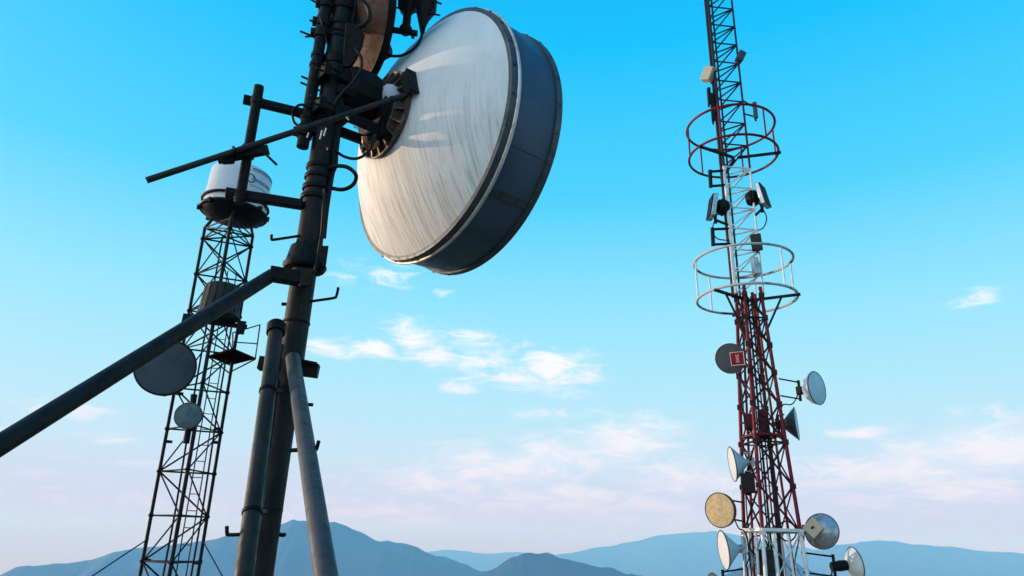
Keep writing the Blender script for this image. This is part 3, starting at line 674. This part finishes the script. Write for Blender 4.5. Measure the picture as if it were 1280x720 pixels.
# ribbed housing
rb_c = P(272, 399, 12.45)
rb = thing('ribbed_housing', 'brown ribbed round housing on the slim dark tower above the brace tube', 'drum antenna', rb_c)
rr = .345
MB().lathe([(0, rr*.9), (.05, rr+.01), (.14, rr), (.60, rr*.93), (.63, rr*.84), (.64, .01)], rb_c, UP, 40, True).build('housing_wall', 'brown', rb)
mb = MB()
for k in range(16):
    e = er*math.cos(k*PI/8)+vr*math.sin(k*PI/8); mb.bar(rb_c+e*rr*1.005+UP*.12, rb_c+e*rr*.945+UP*.60, .022, .014, e)
mb.build('rib', 'tower_dark', rb)
MB().torus(rb_c+UP*.06, UP, rr+.015, .022, 36, 6).build('hoop', 'brown', rb)
MB().bar(rb_c-UP*.05-er*.52+vr*.1, rb_c-UP*.05+er*.52+vr*.1, .08, .07).bar(rb_c-UP*.05+er*.45+vr*.05, lcorner(1, rb_c.z), .06, .06).bar(rb_c-UP*.05-er*.45+vr*.05, lcorner(0, rb_c.z), .06, .06).box(rb_c-UP*.1-er*.5, er*.07, vr*.07, UP*.11).box(rb_c-UP*.1+er*.42, er*.07, vr*.07, UP*.11).build('support_bar', 'tower_dark', rb)

# --- tall red and white tower
YR = 28.0
rb0, rb1 = P(964.5, 665, YR), P(936, 370, YR); rb2 = P(898.5, 0, YR)
vR = V((rb0.x, rb0.y, 0)).normalized(); eR = V((vR.y, -vR.x, 0))
Z665, Z370, Z213, Z130 = rb0.z, rb1.z, P(920, 213, YR).z, P(911, 130, YR).z
def rc(z):
    if z <= Z370: return rb0+(rb1-rb0)*((z-Z665)/(Z370-Z665))
    return rb1+(rb2-rb1)*((z-Z370)/(rb2.z-Z370))
def hd(z):
    """half diagonal of the square lower tower"""
    c0, c1 = 35*depth(rb0)/900, 15.5*depth(rb1)/900
    return c1+(c0-c1)*((Z370-z)/(Z370-Z665))
AL = [math.radians(a) for a in (162.5, -107.5, -17.5, 72.5)]
def rcorner(i, z): return rc(z)+(eR*math.cos(AL[i])+vR*math.sin(AL[i]))*hd(z)
tower = thing('lattice_tower', 'tall tapering red and white lattice tower hung with dishes and two hoop cages', 'tower', rc(0))
sections = [(0.0, Z665, 'white_paint'), (Z665, Z370+.3, 'red_paint')]
for z0, z1, m_ in sections:
    for i in range(4): MB().tube([rcorner(i, z0), rcorner(i, z1)], .070, 10).build('leg', m_, tower)
lev = [P(938, y, YR).z for y in (372, 400, 434, 468, 507, 554, 608, 665)][::-1]
lev = [0.0]+lev
for k in range(len(lev)-1):
    z0, z1 = lev[k], lev[k+1]; mb = MB()
    for i in range(4):
        j = (i+1) % 4; r = .032 if k == 0 else .040 if i in (1, 0) else .031
        brace_face(mb, rcorner(i, z0), rcorner(j, z0), rcorner(i, z1), rcorner(j, z1), r, 'xh' if k in (0, 2, 6) else 'x')
    for i in range(4): mb.box(rcorner(i, z1), eR*.11, vR*.11, V((0, 0, .09)))
    mb.build('bracing', 'galv' if k == 0 else 'brace_red', tower)  # grey on the foot panel carries the bracing's shaded tone in its colour
# upper mast: three legs
SU = 1.16
def ucorner(i, z): return rc(z)+(eR*(-.42*SU)-vR*.45*SU, eR*(-.46*SU)+vR*.30*SU, eR*(.50*SU))[i]
ZTOP = P(890, -70, YR).z
for z0, z1, m_ in ((Z370, Z213, 'white_paint'), (Z213, Z130, 'dark_red'), (Z130, ZTOP, 'sooty')):
    for i in range(3): MB().tube([ucorner(i, z0), ucorner(i, z1)], .060 if i < 2 else .046, 10).build('leg', m_, tower)
    n = max(2, round((z1-z0)/.98)); mb = MB()
    for k in range(n):
        a, b = z0+(z1-z0)*k/n, z0+(z1-z0)*(k+1)/n
        for (i, j) in ((0, 2), (1, 2), (0, 1)): brace_face(mb, ucorner(i, a), ucorner(j, a), ucorner(i, b), ucorner(j, b), .034, 'hz')
    mb.build('bracing', m_, tower)
for dx, dy in ((-.60, -.30), (-.64, .05), (-.34, -.02)):
    MB().tube([rc(Z370)+eR*dx+vR*dy, rc((Z370+ZTOP)/2)+eR*dx+vR*dy, rc(ZTOP)+eR*dx+vR*dy], .045, 8).build('feeder_cable', 'cable', tower)
# ladder and feeder run inside the lower part
mb = MB()
for dx in (-.14, .26): mb.tube([rc(0)+eR*dx, rc(Z370)+eR*dx], .028, 6)
for k in range(int(Z370/.5)): z = .3+k*.5; mb.tube([rc(z)-eR*.14, rc(z)+eR*.26], .014, 5)
mb.build('ladder', 'sooty', tower)
for i in range(3):
    dx = -.06+.13*i; MB().tube([rc(0)+eR*dx+vR*.12, rc(Z665)+eR*dx+vR*.12, rc(Z370*.7)+eR*(dx+.02)+vR*.12, rc(Z370)+eR*dx+vR*.1], (.045, .03, .05)[i], 8).build('feeder_cable', 'cable' if i != 2 else 'sooty', tower)
for (dx, dy) in ((.44, -.2), (-.52, .25)):
    MB().tube([rc(0)+eR*dx*1.5+vR*dy, rc(Z370)+eR*dx*.55+vR*dy], .05, 8).build('conduit', 'red_paint', tower)
# hoop cages
def cage(px_u, px_l, Rh, m_hoop, m_post, posts, arm_px, off):
    pu, pl_ = P(*px_u, YR), P(*px_l, YR)
    cu, cl = rc(pu.z)+eR*off, rc(pl_.z)+eR*off
    root = kind(bpy.data.objects.new('hoop_cage', None), 'thing'); COL.objects.link(root); root.parent = tower
    del root['kind']
    MB().torus(cu, (0, 0, 1), Rh, .055, 72, 8).build('hoop', m_hoop, root); MB().torus(cl, (0, 0, 1), Rh, .055, 72, 8).build('hoop', m_hoop, root)
    for k in range(posts):
        a = 2*PI*(k+.30)/posts; e = eR*math.cos(a)+vR*math.sin(a); MB().tube([cl+e*Rh, cu+e*Rh], .038, 8).build('post', m_post, root)
    for (x, y) in arm_px:
        q = Pz(x, y, cl.z); e = (q-cl); e.z = 0; e.normalize(); z0 = cl-V((0, 0, .06))
        MB().bar(rc(z0.z)+e*.1, z0+e*(Rh+.10), .10, .10).build('arm', 'black', root)
    return cu, cl
cu1, cl1_ = cage((911.5, 160), (916.5, 196), 1.89, 'cage_red', 'red_paint', 6, ((873, 181), (976, 189), (898, 230)), -.07)
cu2, cl2 = cage((929.5, 327), (935, 374), 1.98, 'hoop_paint', 'white_paint', 6, ((889, 359), (1000, 366), (912, 398)), -.10)
mb = MB()
for (x, y) in ((889, 359), (1000, 366), (912, 398)):
    q = Pz(x, y, cl2.z); e = q-cl2; e.z = 0; e.normalize(); mb.tube([rc(cl2.z-1.7)+e*.4, cl2+e*1.35-V((0, 0, .1))], .045, 8)
mb.build('cage_strut', 'sooty', tower)
# white frame round the foot section
zf = Z665+.06; mb = MB(); S = hd(Z665)*1.12
for i in range(4):
    j = (i+1) % 4; ci = [rc(zf)+(eR*math.cos(AL[q])+vR*math.sin(AL[q]))*S for q in (i, j)]
    mb.bar(ci[0], ci[1], .09, .11); mb.bar(ci[0]-V((0, 0, .0)), rcorner(i, zf), .10, .10)
mb.build('collar_frame', 'white_paint', tower)
for i in (0, 1):
    for f_ in (.30, .66):
        j = (i+1) % 4; a = rcorner(i, 0).lerp(rcorner(j, 0), f_); b = rcorner(i, zf-.1).lerp(rcorner(j, zf-.1), f_); MB().tube([a, b], .05, 8).build('stanchion', 'white_paint', tower)
# equipment deck inside the red part
ze = P(945, 545, YR).z; mb = MB()
for i in range(4):
    j = (i+1) % 4; mb.bar(rcorner(i, ze), rcorner(j, ze), .06, .07); mb.bar(rcorner(i, ze+.55), rcorner(j, ze+.55), .035, .035)
mb.bar(rcorner(0, ze), rcorner(2, ze), .08, .08).bar(rcorner(1, ze), rcorner(3, ze), .08, .08); mb.build('equipment_deck', 'red_paint', tower)
def coil(px, py, R, label):
    c = P(px, py, YR-.2); pts = [c+eR*math.cos(t*.45)*R*(1+.05*math.sin(t))+V((0, 0, 1))*math.sin(t*.45)*R*1.15+vR*(.02*t-.2) for t in range(24)]
    tag(MB().tube(curve_pts(pts, 2), .028, 6).build('cable', 'cable'), label, 'cable', 'cable coils on the red tower')
coil(984, 664, .30, 'small cable coil tied above the white collar frame'); coil(959, 550, .26, 'small cable coil inside the red lattice'); coil(948, 682, .30, 'small cable coil under the white collar frame')
def cab(px, py, w, h, label, m_='sooty', Y=YR, dpt=.35, name='equipment_box'):
    c = P(px, py, Y); r_ = thing(name, label, 'equipment box', c-V((0, 0, h/2)))
    MB().box(c, eR*w/2, vR*dpt/2, V((0, 0, h/2))).build('housing', m_, r_, .03)
    mb = MB()
    for k in range(5): mb.box(c-vR*(dpt/2+.012)+eR*w*(-.4+.2*k), eR*.018, vR*.012, V((0, 0, h*.42)))
    mb.build('cooling_fin', m_, r_); MB().box(c+vR*(dpt/2+.03), eR*w*.2, vR*.04, V((0, 0, h*.6))).build('bracket', 'black', r_)
cab(937, 527, .42, .55, 'red equipment box inside the tower above the deck', 'dark_red', YR-.4); cab(954, 530, .36, 1.0, 'tall dark red equipment box beside the ladder', 'dark_red', YR-.2); cab(935, 604, .50, .70, 'dark equipment box behind the upper white cone dish', 'sooty', YR-.4)
cab(957, 703, .62, .9, 'brown equipment box inside the white foot section', 'brown', YR)

# dishes on the tall tower
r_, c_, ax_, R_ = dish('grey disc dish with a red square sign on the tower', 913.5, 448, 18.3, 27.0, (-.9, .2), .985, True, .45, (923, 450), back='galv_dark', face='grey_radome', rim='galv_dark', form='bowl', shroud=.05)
sg = P(922.5, 448, 26.9); sg = sg+ax_*((c_+ax_*.13-sg).dot(ax_)); sgr = V((0, 0, 1)).cross(ax_).normalized(); sgu = ax_.cross(sgr).normalized()
sign = MB().box(sg, sgr*.245, sgu*.245, ax_*.012).build('sign_plate', 'red_sign', r_)
fr = MB()
for e, w in ((sgr, sgu), (sgu, sgr), (-sgr, sgu), (-sgu, sgr)): fr.box(sg+e*.247+ax_*.006, e*.012, w*.262, ax_*.014)
fr.build('sign_frame', 'sign_white', sign)
vs, fs = lettering('SIAE', .17); MB().add([sg+ax_*(.018+v.z)+sgu*(-v.x)+sgr*v.y for v in vs], fs).build('lettering', 'sign_white', sign, smooth=0)
dish('white domed dish with shade-blue face on twin arms, highest outward facing', 1021, 485, 20.5, 28.0, (.985, -.15), .46, True, .80, (975, 484), back='dish_white', face='dish_shade_blue', rim='galv_dark', form='deep', face_dome=.10)
dish('dark edge-on cone dish just under the domed white one', 995.5, 529.5, 20, 28.0, (.99, -.08), .07, True, .82, (981, 529), back='galv_dark', face='dish_shade_blue', rim='galv_dark', hub_l=.2)
dish('upper white faced cone dish with shade-blue back, against the sky', 915.5, 580, 21, 28.0, (-.99, .10), .20, True, .82, (930, 578), back='dish_shade_blue', face='radome_white', rim='galv_dark', mount='galv', arm=True, hub_l=.25)
dish('yellowed round dish facing out beside the red legs', 902.5, 637.5, 20.5, 28.0, (-.97, .05), .84, True, .6, (930, 640), back='galv_dark', face='gold', rim='brown', shroud=.16)
dish('lower white faced cone dish with shade-blue back, beside the mountain haze', 904.5, 687.5, 23, 28.0, (-.985, .08), .27, True, .80, (932, 684), back='dish_shade_blue', face='radome_white', rim='galv_dark', mount='galv', hub_l=.25)
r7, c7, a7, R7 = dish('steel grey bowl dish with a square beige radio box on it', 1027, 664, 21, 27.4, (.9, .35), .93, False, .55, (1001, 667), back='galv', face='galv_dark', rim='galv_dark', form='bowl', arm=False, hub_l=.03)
e7 = axis_at(1021, 661, (.5, -.3), .93, False); bc = c7-a7*(R7*.55+.10)+P(1022.5, 662, 27.4)-P(1027, 664, 27.4)
q1, q2 = frame(a7); q1, q2 = (q1+q2).normalized(), (q1-q2).normalized()
MB().box(bc, q1*.28, q2*.28, a7*.04).build('radio_box', 'beige', r7, .03); MB().box(bc-a7*.08, q1*.06, q2*.025, a7*.015).build('badge', 'black', r7)
MB().bar(bc+a7*.1-eR*.2, P(1001, 667, 27.8), .08, .08).tube([P(1004, 656, 27.6), P(1004, 676, 27.6)], .05, 8).build('mount_arm', 'black', r7)
dish('bright white bowl dish lowest on the outer side of the tower', 1069, 705, 20, 28.0, (.98, -.12), .45, False, .62, (1003, 703), back='dish_white', face='radome_white', rim='galv_dark', form='bowl', hub_l=.55, hub_r=.3)
dish('small dark dish tip showing below the lower white cone dish', 892, 729, 12, 27.6, (-.9, .1), .6, True, .6, (930, 724), back='galv_dark', face='grey_radome', rim='black', arm=True)

# antennas on the slim upper mast
def pt(px, py, dY=0.): return P(px, py, YR+dY)
def box_px(mb, px, py, w_px, h_px, dpt, tilt=0., yaw=0., dY=0.):
    c = pt(px, py, dY); k = depth(c)/900; a = eR*math.cos(yaw)+vR*math.sin(yaw); b = -eR*math.sin(yaw)+vR*math.cos(yaw); u = V((0, 0, 1))
    a2_, u2 = a*math.cos(tilt)+u*math.sin(tilt), u*math.cos(tilt)-a*math.sin(tilt)
    return mb.box(c, a2_*w_px*k/2, b*dpt/2, u2*h_px*k/2)
def panel(label, px, py, w, h, m_, tilt=0., yaw=0., leg=2, name='panel_antenna', dpt=.22, dY=-.2, arms=((0., 0.),), cat='panel antenna'):
    c = pt(px, py, dY); r_ = thing(name, label, cat, c)
    box_px(MB(), px, py, w, h, dpt, tilt, yaw, dY).build('housing', m_, r_, .03)
    k = depth(c)/900; mb = MB()
    b = -eR*math.sin(yaw)+vR*math.cos(yaw); q = c+b*(dpt/2+.06); mb.tube([q-V((0, 0, h*k*.55)), q+V((0, 0, h*k*.5))], .045, 8)
    for (f, g) in arms:
        s = q+V((0, 0, f*h*k)); t = ucorner(leg, s.z+g); mb.tube([s, t], .035, 8)
    mb.build('bracket', 'black', r_); return r_
panel('dark tilted floodlight box on the outer side of the sooty mast', 925.5, 71, 9, 15, 'galv_dark', -.45, .5, 2, 'floodlight', .3, cat='floodlight')
panel('beige tilted box near the top of the red mast', 885.5, 93, 13, 18, 'beige', -.45, -.4, 0, 'radio_box', .35, cat='radio box')
panel('black slim panel antenna under the beige box, shorter one', 886.5, 120, 4, 24, 'black', 0, .4, 0, dpt=.16)
panel('black slim panel antenna hanging beside the upper hoop, longer one', 890.5, 134, 4.2, 40, 'black', 0, .2, 0, dpt=.16, arms=((.2, .0), (-.3, .2)))
panel('dark slim panel antenna at the inner rim of the upper hoop', 944, 138, 5, 23, 'galv_dark', 0, .1, 2, dpt=.16, dY=-.1, arms=((.3, .2), (-.3, .0)))
def pipe_mount(label, px, y0, y1, leg, r=.085, dY=-.2):
    a, b = pt(px+.5, y1, dY), pt(px-.5, y0, dY); r_ = thing('pipe_mount', label, 'pipe mount', a)
    MB().tube([a, b], r, 12).build('pipe', 'black', r_)
    for f in (.06, .92):
        s = a.lerp(b, f); MB().tube([s, ucorner(leg, s.z)], .06, 8).build('arm', 'black', r_)
pipe_mount('empty black pipe on two arms below the upper hoop cage', 888, 213, 234, 0)
pipe_mount('empty black pipe on two arms above the white hoop cage', 891, 285, 307, 0)
def unit(label, px, py, sgn, dY=-.2):
    c = pt(px, py, dY); k = depth(c)/900; r_ = thing('radio_antenna', label, 'radio antenna', c); u = V((0, 0, 1))
    fx = eR*sgn; f2 = (fx-vR*.35).normalized(); g2_ = u.cross(f2).normalized()
    MB().box(c+f2*5*k, f2*.10, g2_*.34, u*.52+f2*-.10).build('panel', 'galv', r_, .03)
    MB().box(c+f2*5*k+f2*.13, f2*.02, g2_*.33, u*.50+f2*-.10).build('panel_cover', 'black', r_, .01)
    MB().lathe([(-.35, .05), (-.35, .26), (-.2, .34), (.05, .34), (.12, .22)], c-f2*4*k, f2, 20).torus(c-f2*4*k-f2*.1, f2, .35, .04, 20, 6).build('radio', 'black', r_)
    MB().tube([c+f2*3*k-u*.75, c+f2*3*k+u*.45], .07, 10).bar(c+f2*3*k-u*.6, ucorner(2 if sgn > 0 else 0, c.z-.9), .09, .09).bar(c, ucorner(2 if sgn > 0 else 0, c.z), .08, .08).build('bracket', 'black', r_)
    for h in (-.45, -.2, .1): MB().tube([c+f2*6*k+u*h, c+f2*10*k+u*(h+.06)], .022, 6).build('bolt', 'black', r_)
    MB().tube(curve_pts([c-u*.3, c+f2*.25-u*1.0, c+f2*.1-u*1.45, ucorner(2 if sgn > 0 else 0, c.z-1.6)], 6), .025, 6).build('cable', 'cable', r_)
unit('round black radio with upright panel on the inner side of the white mast', 896, 259, -1); unit('round black radio with upright panel on the outer side of the white mast', 948, 246, 1)
panel('flat dark rectangular panel in front of the white hoop cage', 945.5, 303, 13, 22, 'brown', .05, 0, 2, dpt=.16, dY=-.5, arms=((.1, 0.),))
panel('grey and black small panel inside the white hoop cage', 944.5, 333, 8, 22, 'galv', .06, .3, 2, dpt=.3, dY=-.4)
